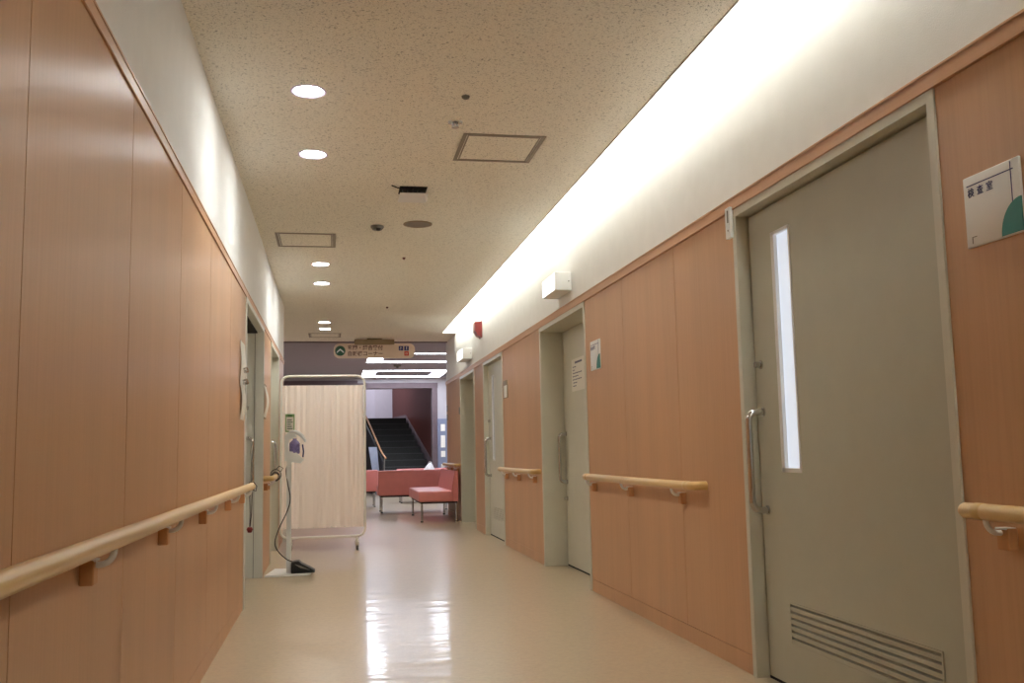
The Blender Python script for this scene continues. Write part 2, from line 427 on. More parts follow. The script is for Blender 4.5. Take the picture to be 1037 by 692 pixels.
# ------------------------------------------------------------------ handrails
def rail(x, sgn, y0, y1, near, far, brs, label, zc=.786):
    """wood rail at x; near / far end: 'open', 'return' (bent back into the wall)"""
    wx = WR if sgn > 0 else WL
    r = .0218
    t = thing('handrail', (x, (y0+y1)/2, zc), label, 'handrail', 'round wooden handrails on brackets')
    pts = []; rad = []
    def seq(ps, rr=r):
        for p in ps: pts.append(Vector(p)); rad.append(rr)
    if near == 'return': seq([(wx, y0, zc)]+arc((x+sgn*.02, y0, zc), (x, y0, zc), (x, y0+.05, zc), 8))
    else:
        seq([(x, y0, zc)], r*.55); seq([(x, y0+.004, zc)], r*.85); seq([(x, y0+.012, zc)])
    if far == 'return': seq(arc((x, y1-.05, zc), (x, y1, zc), (x+sgn*.02, y1, zc), 8)+[(wx, y1, zc)])
    else:
        seq([(x, y1-.012, zc)]); seq([(x, y1-.004, zc)], r*.85); seq([(x, y1, zc)], r*.55)
    MB().tube(pts, rad, 20).build('grip', 'railwood', t, True)
    # moulded end sleeves
    ends = [(y0, 1), (y1, -1)]
    for e, d in ends:
        s = MB()
        s.tube([(x, e+d*(.052), zc), (x, e+d*.056, zc), (x, e+d*.086, zc), (x, e+d*.09, zc)], [r, r+.0015, r+.0015, r], 20)
        s.build('end_sleeve', 'railwood', t, True)
    for by in brs:
        b = MB().box(wx, wx-sgn*.032, by-.022, by+.022, zc-.100, zc-.042, .003, 1).build('bracket_block', 'block', t)
        a = MB().tube(arc((wx-sgn*.012, by+.0, zc-.052), (x+sgn*.0, by+.006, zc-.066), (x, by+.01, zc-.018), 8), .0075, 10)
        a.box(wx-sgn*.004, wx-sgn*.036, by-.02, by+.02, zc-.046, zc-.041)
        a.build('bracket_arm', 'white', b, True)
    return t
rail(-.50, -1, -3.2, 6.28, 'open', 'open', [-2.6, -1.6, -.6, .4, 1.4, 2.40, 3.41, 4.40, 5.41, 6.20], 'long pale round wooden handrail running along the left wall from the foreground')
rail(-.50, -1, 8.22, 8.86, 'return', 'open', [8.35, 8.6], 'short wooden handrail with a cord looped round it on the left wall beyond the door')
rail(1.69, 1, .6, 2.40, 'open', 'open', [.9, 2.30], 'pale wooden handrail under the white room sign at the right edge')
rail(1.69, 1, 4.43, 6.45, 'return', 'open', [4.72, 5.60, 6.42], 'pale wooden handrail between the nearest grey door and the recessed door')
rail(1.69, 1, 8.22, 9.93, 'return', 'open', [8.40, 9.15, 9.80], 'pale wooden handrail between the recessed door and the third door on the right')
rail(1.69, 1, 13.6, 15.1, 'return', 'open', [13.8, 14.5, 15.0], 'pale wooden handrail on the right wall behind the pink bench')

# ------------------------------------------------------------------ ceiling fittings
for i, (y, lab) in enumerate([(4.53, 'round lit ceiling downlight nearest the foreground'), (5.52, 'second round lit ceiling downlight from the foreground'),
                              (8.815, 'third round lit ceiling downlight, just past the small access hatch'), (9.83, 'fourth round lit ceiling downlight of the row on the left side'),
                              (12.78, 'fifth round lit ceiling downlight, nearer of the farthest pair'), (13.44, 'farthest round lit ceiling downlight of the row')]):
    t = thing('downlight', (-.118, y, CE), lab or 'round lit ceiling downlight behind the viewpoint', 'ceiling light', 'round downlights in the ceiling')
    MB().lathe([(.068, -.001), (.083, -.001), (.085, -.004), (.080, -.007), (.069, -.004), (.068, -.001)], (-.118, y, CE), 40).build('trim_ring', 'fringe', t, True)
    sl = bpy.data.lights.new('downlight_beam', 'SPOT'); sl.energy = 14; sl.color = (.97, 1, .985); sl.spot_size = math.radians(136); sl.spot_blend = 1; sl.shadow_soft_size = .055
    so = bpy.data.objects.new('downlight_beam', sl); so.location = (-.118, y, CE-.012); COL.objects.link(so)
    MB().lathe([(0, -.0035), (.060, -.0032), (.069, -.002), (.069, -.0005), (0, -.0005)], (-.118, y, CE), 40).build('lens', 'lamp', t, True)

def hatch(x0, x1, y0, y1, label):
    t = thing('access_hatch', ((x0+x1)/2, (y0+y1)/2, CE), label, 'ceiling hatch', 'square access hatches in the ceiling')
    w = .022; z0 = CE-.003
    f = MB()
    for a, b in ((0, w), (w+.005, w*1.6)):
        f.box(x0+a, x1-a, y0+a, y0+b, z0, CE).box(x0+a, x1-a, y1-b, y1-a, z0, CE)
        f.box(x0+a, x0+b, y0+b, y1-b, z0, CE).box(x1-b, x1-a, y0+b, y1-b, z0, CE)
    f.build('hatch_frame', 'hatch', t)
    MB().box(x0+w*1.6, x1-w*1.6, y0+w*1.6, y1-w*1.6, CE-.001, CE).build('hatch_panel', 'ceil', t)
    MB().lathe([(0, 0), (.005, 0), (.005, -.005), (0, -.005)], ((x0+x1)/2, y0+.012, CE), 10).build('latch', 'grey', t)
hatch(.698, 1.160, 5.05, 5.545, 'larger looking square ceiling access hatch with a grey metal frame, nearer the bright cove')
hatch(-.452, .016, 7.565, 8.075, 'square ceiling access hatch on the left between the second and third downlights')
hatch(-.355, .104, 13.95, 14.45, 'farthest square ceiling access hatch, in front of the hanging direction sign')

t = thing('sprinkler', (.631, 4.886, CE), 'small chrome ceiling sprinkler beside the nearer square hatch', 'sprinkler')
MB().lathe([(0, 0), (.040, 0), (.038, -.004), (.022, -.010), (0, -.010)], (.631, 4.886, CE), 28).build('cover_plate', 'chrome', t, True)
c = MB()
for k in range(6):
    a = k*PI/3; c.tube([(.631+.012*math.cos(a), 4.886+.012*math.sin(a), CE-.008), (.631+.016*math.cos(a), 4.886+.016*math.sin(a), CE-.026)], .0022, 6)
c.lathe([(0, -.026), (.020, -.026), (.020, -.029), (0, -.030)], (.631, 4.886, CE), 20)
c.build('deflector', 'chrome', t, True)
tag(MB().lathe([(0, 0), (.020, 0), (.019, -.008), (.012, -.014), (0, -.015)], (.635, 4.505, CE), 24).build('ceiling_sensor', 'grey', smooth=True),
    'small dark round ceiling sensor nearest the foreground, in front of the sprinkler', 'sensor')
for (x, y, lab) in [(.615, 8.463, 'tiny dark ceiling indicator stud beyond the round speaker'), (.625, 11.40, 'tiny dark ceiling indicator stud nearest the lobby')]:
    tag(MB().lathe([(0, 0), (.014, 0), (.012, -.010), (.006, -.018), (0, -.018)], (x, y, CE), 16).build('ceiling_stud', 'brownink', smooth=True), lab, 'indicator')
t = thing('motion_detector', (.328, 7.276, CE), 'small white ceiling detector with a dark lens, left of the round speaker', 'detector')
MB().lathe([(0, 0), (.05, 0), (.05, -.012), (.036, -.030), (0, -.034)], (.328, 7.276, CE), 28).build('housing', 'grey', t, True)
MB().lathe([(0, -.02), (.020, -.024), (.014, -.042), (0, -.046)], (.335, 7.25, CE), 18).build('lens', 'black', t, True)
t = thing('ceiling_speaker', (.629, 7.183, CE), 'round flat tan speaker grille set in the ceiling', 'speaker')
MB().lathe([(.093, 0), (.110, 0), (.110, -.004), (.100, -.007), (.093, -.005)], (.629, 7.183, CE), 40).build('rim', 'bracket', t, True)
MB().lathe([(0, -.005), (.094, -.004), (.094, 0)], (.629, 7.183, CE), 40).build('grille', 'hatch', t, True)
# smoke vent / detector box: white plate hanging below a dark opening
t = thing('ceiling_box', (.515, 6.24, CE), 'white flap box hanging below a dark opening in the ceiling', 'ceiling unit')
MB().box(.425, .605, 6.14, 6.33, CE-.004, CE-.0005, .001, 1).build('opening', 'dark', t)
MB().box(.425, .610, 6.15, 6.36, CE-.052, CE-.040, .003, 2).build('flap', 'white', t)
q = MB()
for x, y in ((.46, 6.20), (.492, 6.19), (.525, 6.18), (.557, 6.19), (.58, 6.20), (.50, 6.235), (.55, 6.235)): q.box(x-.014, x+.014, y-.02, y+.02, CE-.04, CE-.004, .002, 1)
q.tube([(.47, 6.17, CE-.012), (.51, 6.155, CE-.03), (.56, 6.17, CE-.012)], .004, 8)
q.build('mechanism', 'black', t)
MB().tube([(.37, 6.12, CE-.004), (.41, 6.14, CE-.014), (.45, 6.16, CE-.010)], .004, 8).build('wire', 'black', t)
MB().tube(arc((.585, 6.16, CE-.045), (.605, 6.16, CE-.075), (.595, 6.16, CE-.095), 5), [.009, .010, .010, .009, .007, .005], 10).build('catch', 'white', t, True)

# cove lamps on the hidden ledge
for i in range(12):
    a = Y0+.1+i*1.49; b = min(a+1.45, 13.9)
    t = thing('cove_lamp', (1.41, (a+b)/2, CE+.015), 'fluorescent lamp with opal cover hidden in the cove above the right wall', 'lamp', 'lamps in the ceiling cove')
    MB().box(1.30, 1.53, a, b, CE+.015, CE+.060, .003, 1).build('batten', 'white', t)
    MB().poly([(1.295, a+.01, CE+.060), (1.53, a+.01, CE+.060), (1.52, a+.01, CE+.085), (1.47, a+.01, CE+.105), (1.37, a+.01, CE+.105), (1.31, a+.01, CE+.085)], (0, b-a-.02, 0)).build('opal_cover', 'tube', t)

# ------------------------------------------------------------------ right wall fittings
def exit_box(y0, y1, label):
    x0, x1, z0, z1 = WR-.13, WR, 2.163, 2.302
    t = thing('wall_light_box', (WR, (y0+y1)/2, z0), label, 'light box', 'lit boxes high on the right wall')
    MB().box(x0+.004, x1, y0, y1, z0, z1, .004, 2).build('housing', 'white', t)
    MB().box(x0, x0+.006, y0+.008, y1-.008, z0+.008, z1-.008, .002, 1).build('lit_panel', 'exitglow', t)
    MB().lathe([(0, 0), (.005, 0), (.005, .003), (0, .003)], (x1-.02, y0, z0+.07), 10, Matrix.Rotation(PI/2, 4, 'X')).build('screw', 'grey', t)
exit_box(6.955, 7.39, 'white box with a glowing side panel high on the wall above the recessed door')
exit_box(12.262, 12.77, 'small glowing white box high on the wall near the far lobby')
t = thing('fire_alarm', (WR, 11.48, 2.34), 'red fire alarm sounder on the white wall above the third door', 'alarm')
MB().box(WR-.012, WR+.0, 11.38, 11.58, 2.335, 2.535, .004, 2).build('back_plate', 'red', t)
MB().poly([(WR-.012, 11.395, 2.345), (WR-.05, 11.395, 2.36), (WR-.085, 11.395, 2.42), (WR-.085, 11.395, 2.525), (WR-.012, 11.395, 2.53)], (0, .17, 0)).build('sounder', 'red', t)

def room_sign(y0, y1, z0, z1, label, txt=None):
    """plate read facing +x: its left edge is at y1 (farther)"""
    t = thing('room_sign', (WR, (y0+y1)/2, z0), label, 'room sign', 'white room signs beside the doors')
    w = y1-y0; h = z1-z0
    MB().box(WR-.009, WR, y0, y1, z0, z1, .004, 3).build('plate', 'white', t, True)
    x = WR-.0096
    MB().box(x, x+.002, y0+w*.10, y1-w*.07, z1-h*.145, z1-h*.130).box(x, x+.002, y0+w*.135, y0+w*.150, z0+h*.38, z1-h*.03).build('ruled_line', 'navy', t)
    R_ = w*.40; cy, cz = y0+.0005, z0+h*.02
    pts = [(x-.0004, cy, cz)]
    pts = []
    for k in range(17):
        a = PI/2*k/16*1.0
        pts.append((x-.0002, cy+R_*.9*math.cos(a), cz+R_*1.0*math.sin(a)))
    pts.append((x-.0002, cy, cz))
    MB().poly(pts, (.003, 0, 0)).build('corner_mark', 'teal', t)
    if txt:
        text_mesh(txt, h*.135, Matrix.Translation((x, y1-w*.085, z1-h*.25)) @ RW, 'lettering', 'navy', t, spacing=1.85, bold=.0002)
    MB().box(x, x+.002, y1-w*.20, y1-w*.11, z0+h*.135, z0+h*.145).box(x, x+.002, y1-w*.125, y1-w*.11, z0+h*.05, z0+h*.145).build('small_mark', 'grey', t)
    return t
room_sign(2.155, 2.383, 1.508, 1.710, 'white room sign with navy characters and teal corner at the right edge', '検査室')
room_sign(6.20, 6.44, 1.508, 1.709, 'white room sign with teal corner just right of the recessed door', '検査室')
t = thing('room_sign', (WR, 9.84, 1.52), 'small white room sign with pale card beside the third door on the right', 'room sign', 'white room signs beside the doors')
MB().box(WR-.009, WR, 9.72, 9.96, 1.515, 1.70, .004, 3).build('plate', 'bracket', t, True)
MB().box(WR-.012, WR-.008, 9.735, 9.90, 1.52, 1.645, .001, 1).build('card', 'paper', t)
# notice on the recessed door leaf
t = thing('paper_notice', (1.95, 7.57, 1.447), 'white paper notice with printed lines taped on the recessed door', 'notice')
MB().box(1.9485, 1.9497, 7.375, 7.775, 1.447, 1.712).build('sheet', 'paper', t)
q = MB(); q.box(1.9478, 1.9490, 7.43, 7.66, 1.672, 1.688)
for i in range(7):
    z = 1.642-.026*i; a = 7.74-random.uniform(0, .02)
    while a > 7.45:
        b = a-random.uniform(.02, .06); q.box(1.9479, 1.9490, b, a, z, z+.008); a = b-.012
        if random.random() < .12: break
q.build('printed_lines', 'ink', t)
# magnetic contact at the top corner of the nearest door
t = thing('door_contact', (WR, 3.985, 1.91), 'small white door contact at top left corner of the nearest door frame', 'sensor')
MB().box(WR-.026, WR-.009, 3.955, 4.005, 1.895, 2.035, .003, 2).build('body', 'white', t)
MB().box(WR-.0275, WR-.025, 3.968, 3.980, 1.965, 2.020).build('slot', 'grey', t)
MB().lathe([(0, 0), (.004, 0), (.004, .002), (0, .002)], (WR-.0262, 3.975, 1.93), 10, Matrix.Rotation(-PI/2, 4, 'Y')).build('screw', 'grey', t)
tag(MB().box(WR-.012, WR, 13.56, 13.60, 1.50, 1.60, .002, 1).build('wall_switch', 'grey'), 'small dark wall switch beside the farthest doorway on the right', 'switch')
tag(MB().box(WR-.010, WR, 15.05, 15.12, 1.60, 1.70, .002, 1).box(WR-.010, WR, 15.05, 15.12, 1.46, 1.56, .002, 1).build('wall_plate', 'grey'), 'pair of small grey plates at the far end of the right wall', 'wall plate')

# ------------------------------------------------------------------ left wall notices, cord
def bulge(y0, y1, z0, z1, out_mid, out_bot, name, m, parent):
    bm = MB(); t = bmesh.new(); n = 14; rows = []
    for i in range(n+1):
        u = i/n; z = z1+(z0-z1)*u
        o = .003+out_mid*math.sin(PI*min(1, u*1.0))**1.5+out_bot*max(0, (u-.75)/.25)**2
        rows.append([t.verts.new((WL+o, y, z)) for y in (y0, y1)]+[t.verts.new((WL+o-.0015, y, z)) for y in (y1, y0)])
    for a, b in zip(rows, rows[1:]):
        for k in range(4): t.faces.new((a[k], a[(k+1) % 4], b[(k+1) % 4], b[k]))
    t.faces.new(rows[0]); t.faces.new(rows[-1][::-1]); bmesh.ops.recalc_face_normals(t, faces=t.faces[:])
    return bm.join(t).build(name, m, parent, True)
t = thing('wall_notice', (WL, 6.28, 1.20), 'tall white curling notice with metal clips on the left wall before the first door', 'notice')
bulge(6.14, 6.44, 1.41, 1.69, .008, .002, 'upper_sheet', 'paper', t); bulge(6.16, 6.40, 1.20, 1.44, .014, .0, 'lower_sheet', 'paper', t)
for z in (1.50, 1.425):
    MB().box(WL, WL+.035, 6.30, 6.36, z, z+.02, .004, 2).tube([(WL+.01, 6.25, z+.02), (WL+.03, 6.28, z+.03), (WL+.035, 6.33, z+.01)], .005, 8).build('clip', 'chrome', t, True)
t = thing('wall_notice', (WL, 8.25, 1.28), 'narrow white bowed notice on the left wall between the two doors', 'notice')
bulge(8.18, 8.44, 1.28, 1.57, .028, 0, 'sheet', 'paper', t)
for z in (1.285, 1.56): MB().box(WL, WL+.008, 8.2, 8.42, z-.006, z+.006).build('holder_strip', 'bracket', t)
t = thing('pull_cord', (-.515, 6.30, .50), 'dark double pull cord with a red bead hanging from the end of the left handrail', 'cord')
MB().tube([(-.503, 6.262, .764), (-.515, 6.285, .72), (-.512, 6.29, .62), (-.514, 6.285, .53)], .0028, 8).tube([(-.497, 6.238, .764), (-.50, 6.27, .72), (-.502, 6.275, .62), (-.512, 6.285, .53)], .0028, 8).build('cord', 'cable', t, True)
MB().tube([(-.50, 6.245, .768), (-.475, 6.25, .755), (-.47, 6.25, .785), (-.49, 6.25, .813), (-.515, 6.25, .81), (-.53, 6.25, .785), (-.52, 6.25, .762)], .003, 8).build('loop', 'cable', t, True)
MB().lathe([(0, -.022), (.012, -.020), (.020, 0), (.014, .012), (0, .016)], (-.513, 6.285, .52), 16).build('red_bead', 'red', t, True)
t = thing('coiled_cord', (-.50, 8.78, .80), 'tangled dark cord coiled round the short handrail on the left wall', 'cord')
q = MB(); rr = [.028, .036, .045, .031]
for k, rad in enumerate(rr):
    yy = 8.70+.035*k
    q.tube([(-.50+rad*math.cos(a), yy+.012*math.sin(a*2+k), .79+rad*math.sin(a)*1.1+(.012 if k == 2 else 0)) for a in [2*PI*i/18 for i in range(19)]], .0035, 8)
q.build('coil', 'cable', t, True)
MB().tube([(-.46, 8.80, .83), (-.44, 8.82, .86), (-.47, 8.80, .88), (-.50, 8.78, .85)], .0035, 8).build('loose_end', 'cable', t, True)

# ------------------------------------------------------------------ hanging direction sign
SY = 14.6
t = thing('direction_sign', (.60, SY, 2.41), 'cream rounded overhead direction sign with a green arrow disc and Japanese text', 'sign')
pts = []; x0, x1, z0, z1 = .0, 1.215, 2.40, 2.625; rr = .085
for cx, cz, a0 in ((x1-rr, z1-rr, 0), (x0+rr, z1-rr, 90), (x0+rr, z0+rr, 180), (x1-rr, z0+rr, 270)):
    for k in range(9):
        a = math.radians(a0+90*k/8); pts.append((cx+rr*math.cos(a), SY-.012, cz+rr*math.sin(a)))
MB().poly(pts, (0, .024, 0)).build('board', 'signcream', t)
MB().box(.31, .905, SY-.05, SY+.05, 2.605, 2.682, .003, 1).box(.50, .72, SY-.01, SY+.01, 2.60, CE).build('ceiling_mount', 'bracket', t)
g = MB().lathe([(0, 0), (.076, 0), (.076, .004), (0, .004)], (.098, SY-.012, 2.512), 40, Matrix.Rotation(PI/2, 4, 'X')).build('green_disc', 'green', t)
yy = SY-.0172
MB().poly([(.046, yy, 2.500), (.098, yy, 2.545), (.150, yy, 2.500), (.150, yy, 2.477), (.098, yy, 2.522), (.046, yy, 2.477)], (0, .003, 0)).build('arrow', 'white', g)
text_mesh('玄関・総合受付', .076, Matrix.Translation((.203, SY-.0128, 2.555)) @ FW, 'lettering', 'brownink', t, bold=.0015)
text_mesh('自販機コーナー', .076, Matrix.Translation((.203, SY-.0128, 2.465)) @ FW, 'lettering', 'brownink', t, bold=.0015)
def icon(x, z, m):
    s = .034
    o = MB().box(x-s, x+s, SY-.016, SY-.012, z-s, z+s, .003, 1).build('icon_tile', m, t)
    return o
i1 = icon(1.005, 2.550, 'navy'); i2 = icon(1.088, 2.550, 'navy'); i3 = icon(1.088, 2.470, 'redsq')
def figure(x, z, s, par):
    q = MB().lathe([(0, 0), (s*.22, 0), (s*.22, .002), (0, .002)], (x, SY-.016, z+s*.62), 14, Matrix.Rotation(PI/2, 4, 'X'))
    q.box(x-s*.22, x+s*.22, SY-.018, SY-.016, z-s*.15, z+s*.38).box(x-s*.18, x-s*.03, SY-.018, SY-.016, z-s*.8, z-s*.1).box(x+s*.03, x+s*.18, SY-.018, SY-.016, z-s*.8, z-s*.1)
    q.build('pictogram', 'white', par)
figure(1.088, 2.550, .03, i2)
q = MB().tube([(1.005+.016*math.cos(a), SY-.017, 2.543+.016*math.sin(a)) for a in [2*PI*i/16 for i in range(13)]], .0022, 6)
q.box(.998, 1.004, SY-.018, SY-.016, 2.548, 2.573).build('pictogram', 'white', i1)
MB().box(1.072, 1.104, SY-.018, SY-.016, 2.455, 2.461).box(1.072, 1.104, SY-.018, SY-.016, 2.479, 2.485).box(1.072, 1.078, SY-.018, SY-.016, 2.455, 2.485).box(1.098, 1.104, SY-.018, SY-.016, 2.455, 2.485).build('pictogram', 'signcream', i3)

# ------------------------------------------------------------------ privacy screen
PY_ = 10.2
t = thing('privacy_screen', (-.1, PY_, 0), 'cream pleated curtain screen on a white rolling metal frame', 'screen')
xl, xr, zb, zt, k = -.532, .320, .135, 1.785, .09
loop = arc((xl, PY_, zt-k), (xl, PY_, zt), (xl+k, PY_, zt))+arc((xr-k, PY_, zt), (xr, PY_, zt), (xr, PY_, zt-k))+arc((xr, PY_, zb+k), (xr, PY_, zb), (xr-k, PY_, zb))+arc((xl+k, PY_, zb), (xl, PY_, zb), (xl, PY_, zb+k))
loop.append(loop[0])
MB().tube(loop, .0125, 14, cap=False).build('frame', 'offwhite', t, True)
for z in (1.682, .235):
    MB().tube([(xl, PY_, z), (xr, PY_, z)], .006, 10).build('curtain_rod', 'offwhite', t, True)
bm = bmesh.new(); nx, nz = 260, 26; g = []
for j in range(nz+1):
    v = j/nz; z = 1.688-v*(1.688-.228); row = []
    for i in range(nx+1):
        u = i/nx; x = xl+.016+u*(xr-xl-.032)
        amp = .0065*(.75+.35*math.sin(u*9+1.3))*(1-.25*math.cos(2*PI*v))
        ph = u*2*PI*15+1.5*math.sin(u*13)+.7*math.sin(u*29)+.35*math.sin(v*5+u*17)
        row.append(bm.verts.new((x+.003*math.sin(ph*2), PY_-.012+amp*math.sin(ph)+.006*math.sin(u*31+v*2), z)))
    g.append(row)
for a, b in zip(g, g[1:]):
    for i in range(nx): bm.faces.new((a[i], a[i+1], b[i+1], b[i]))
MB().join(bm).build('curtain', 'cloth', t, True)
for cx in (-.432, .238):
    f = MB().tube([(cx, PY_-.13, .118), (cx, PY_+.13, .118)], .010, 10).build('foot_bar', 'offwhite', t, True)
    for sy in (-1, 1):
        cy = PY_+sy*.125
        c = MB().tube([(cx, cy, .118), (cx, cy, .07)], .014, 12).poly([(cx-.018, cy-.02, .085), (cx-.018, cy+.02, .085), (cx-.018, cy+.032, .03), (cx-.018, cy+.01, .03)], (.036, 0, 0)).build('caster', 'offwhite', f, True)
        MB().lathe([(0, -.012), (.026, -.012), (.030, -.006), (.030, .006), (.026, .012), (0, .012)], (cx+.0, cy+.02, .030), 20, Matrix.Rotation(PI/2, 4, 'Y')).build('caster_wheel', 'grey', f, True)

# ------------------------------------------------------------------ sanitiser stand with foot pedal
sx, sy = -.363, 8.27
t = thing('sanitizer_stand', (sx, sy, 0), 'white hand sanitizer dispenser stand with a flat base beside the left wall', 'dispenser')
MB().poly([(-.545, 8.12, .003), (-.215, 8.12, .003), (-.185, 8.17, .003), (-.165, 8.52, .003), (-.49, 8.58, .003)], (0, 0, .014)).build('base_plate', 'white', t)
MB().box(sx-.019, sx+.019, sy-.014, sy+.014, .017, .96, .004, 2).build('pole', 'white', t)
h = MB().poly([(sx-.035, sy-.05, .925), (sx+.095, sy-.05, .905), (sx+.120, sy-.05, .935), (sx+.055, sy-.05, 1.00), (sx-.005, sy-.05, 1.005), (sx-.005, sy-.05, 1.10), (sx+.06, sy-.05, 1.125), (sx+.05, sy-.05, 1.15), (sx-.005, sy-.05, 1.165), (sx-.035, sy-.05, 1.13)], (0, .10, 0)).build('dispenser_body', 'white', t)
MB().tube(arc((sx-.0, sy-.055, 1.165), (sx+.09, sy-.055, 1.18), (sx+.135, sy-.055, 1.08), 10), [.008, .012, .014, .016, .017, .017, .016, .015, .013, .011, .008], 12).build('arm_lever', 'white', t, True)
b = MB().lathe([(0, 0), (.038, 0), (.042, .01), (.042, .085), (.028, .105), (.016, .112), (.016, .125), (0, .125)], (sx+.045, sy-.01, .985), 24).build('gel_bottle', 'gel', t, True)
MB().lathe([(.0425, .02), (.0425, .08)], (sx+.045, sy-.01, .985), 24).build('bottle_label', 'lilac', b, True)
MB().tube([(sx+.11, sy-.055, 1.06), (sx+.118, sy-.055, 1.0), (sx+.113, sy-.055, .955)], .006, 8).build('nozzle', 'navy', t, True)
c = MB().box(sx-.033, sx+.043, sy-.006, sy, 1.165, 1.315, .003, 1).build('instruction_card', 'greencard', t)
MB().box(sx-.025, sx+.035, sy-.0075, sy-.005, 1.175, 1.290).build('card_paper', 'paper', c)
q = MB()
for i in range(5): q.box(sx-.018, sx+.028-.008*(i % 3), sy-.0085, sy-.007, 1.19+.018*i, 1.196+.018*i)
q.box(sx-.012, sx+.022, sy-.0085, sy-.006, 1.295, 1.304).build('printed_lines', 'green', c)
p = [(sx+.022, 8.16, .018), (sx+.215, 8.16, .018), (sx+.212, 8.16, .038), (sx+.165, 8.16, .066), (sx+.105, 8.16, .098), (sx+.085, 8.16, .118), (sx+.050, 8.16, .114), (sx+.024, 8.16, .108)]
fp = MB().poly(p, (0, .13, 0)).build('foot_pedal', 'black', t)
bv = fp.modifiers.new('Bevel', 'BEVEL'); bv.width = .010; bv.segments = 3
MB().poly([(sx+.055, 8.152, .092), (sx+.10, 8.152, .078), (sx+.17, 8.152, .045), (sx+.10, 8.152, .060)], (0, .012, 0)).build('pedal_rib', 'grey', fp)
ctl = [(sx+.0, sy+.02, .93), (sx-.024, sy+.01, .85), (sx-.01, sy-.02, .74), (sx+.012, sy-.04, .62), (sx-.01, sy-.045, .52), (sx-.075, sy-.05, .38), (sx-.108, sy-.05, .27), (sx-.085, sy-.05, .20), (sx-.02, sy-.06, .135), (sx+.03, sy-.06, .11), (sx+.045, sy-.05, .10)]
def smooth(ctl, n=5):
    P_ = [Vector(c) for c in ctl]; out = []
    for i in range(len(P_)-1):
        a, b, c, d = P_[max(i-1, 0)], P_[i], P_[i+1], P_[min(i+2, len(P_)-1)]
        for k in range(n):
            u = k/n; out.append(.5*((2*b)+(c-a)*u+(2*a-5*b+4*c-d)*u*u+(3*b-a-3*c+d)*u**3))
    out.append(P_[-1]); return out
MB().tube(smooth(ctl), .0045, 8).build('pedal_cable', 'cable', t, True)

# ------------------------------------------------------------------ sofas
def leg(x, y, z1, par, r=.016):
    l_ = MB().tube([(x, y, .012), (x, y, z1)], r, 12).build('leg', 'chrome', par, True)
    MB().lathe([(0, 0), (.020, 0), (.020, .014), (0, .014)], (x, y, 0), 14).build('foot_pad', 'black', l_, True)
# bench with its back to the right wall
t = thing('waiting_bench', (1.45, 14.45, 0), 'salmon pink vinyl waiting bench with its back against the right wall', 'bench', 'salmon pink waiting seats')
MB().box(1.165, 1.67, 13.58, 15.35, .283, .430, .022, 3).build('seat', 'pink', t, True)
MB().poly([(1.655, 13.58, .283), (1.72, 13.58, .283), (1.722, 13.58, .70), (1.675, 13.58, .71), (1.625, 13.58, .43)], (0, 1.77, 0)).build('backrest', 'pink', t)
MB().box(1.20, 1.72, 13.64, 15.29, .258, .284).build('under_frame', 'tealbase', t)
for x, y in ((1.215, 13.68), (1.705, 13.68), (1.215, 15.25), (1.705, 15.25)): leg(x, y, .262, t)
def sofa(x0, x1, yb, depth, label, zt=.695, zb=.283, facing=1, c='pink'):
    """seat whose backrest outer face is at yb; facing +1 = sitter looks away from the viewpoint"""
    f = facing
    t = thing('waiting_sofa', ((x0+x1)/2, yb+f*depth/2, 0), label, 'sofa', 'salmon pink waiting seats')
    MB().box(x0, x1, min(yb, yb+f*.13), max(yb, yb+f*.13), zb, zt, .02, 3).build('backrest', c, t, True)
    MB().box(x0, x1, min(yb+f*.12, yb+f*depth), max(yb+f*.12, yb+f*depth), zb, .43, .02, 3).build('seat', c, t, True)
    MB().box(x0+.04, x1-.04, min(yb+f*.03, yb+f*(depth-.05)), max(yb+f*.03, yb+f*(depth-.05)), zb-.026, zb+.001).build('under_frame', 'tealbase', t)
    for x in (x0+.06, x1-.06):
        for y in (yb+f*.07, yb+f*(depth-.08)): leg(x, y, zb-.02, t)
    return t
sofa(.715, 1.95, 16.0, .62, 'salmon pink sofa seen from behind, just beyond the end of the pink bench', zt=.69)
sofa(-.75, .80, 17.95, .62, 'pink sofa with its back to the corridor, partly hidden behind the curtain screen', zt=.67)
sofa(1.24, 2.6, 19.6, .62, 'pale pink topped sofa farthest back, in front of the dark staircase', zt=.655, facing=-1)
t = thing('white_bag', (1.87, 19.38, .43), 'white cushion-like bag standing on the farthest pink sofa', 'bag')
bm = bmesh.new(); bmesh.ops.create_uvsphere(bm, u_segments=24, v_segments=14, radius=1)
for v in bm.verts:
    z = v.co.z; s_ = 1-.45*max(0, z)
    v.co = Vector((1.87+v.co.x*.12*s_+(.03*z), 19.38+v.co.y*.075*s_, .60+z*.17))
MB().join(bm).build('bag_body', 'white', t, True)
MB().tube([(1.86, 19.38, .755), (1.875, 19.38, .785), (1.91, 19.38, .785), (1.925, 19.38, .755)], .006, 8).build('carry_loop', 'white', t, True)

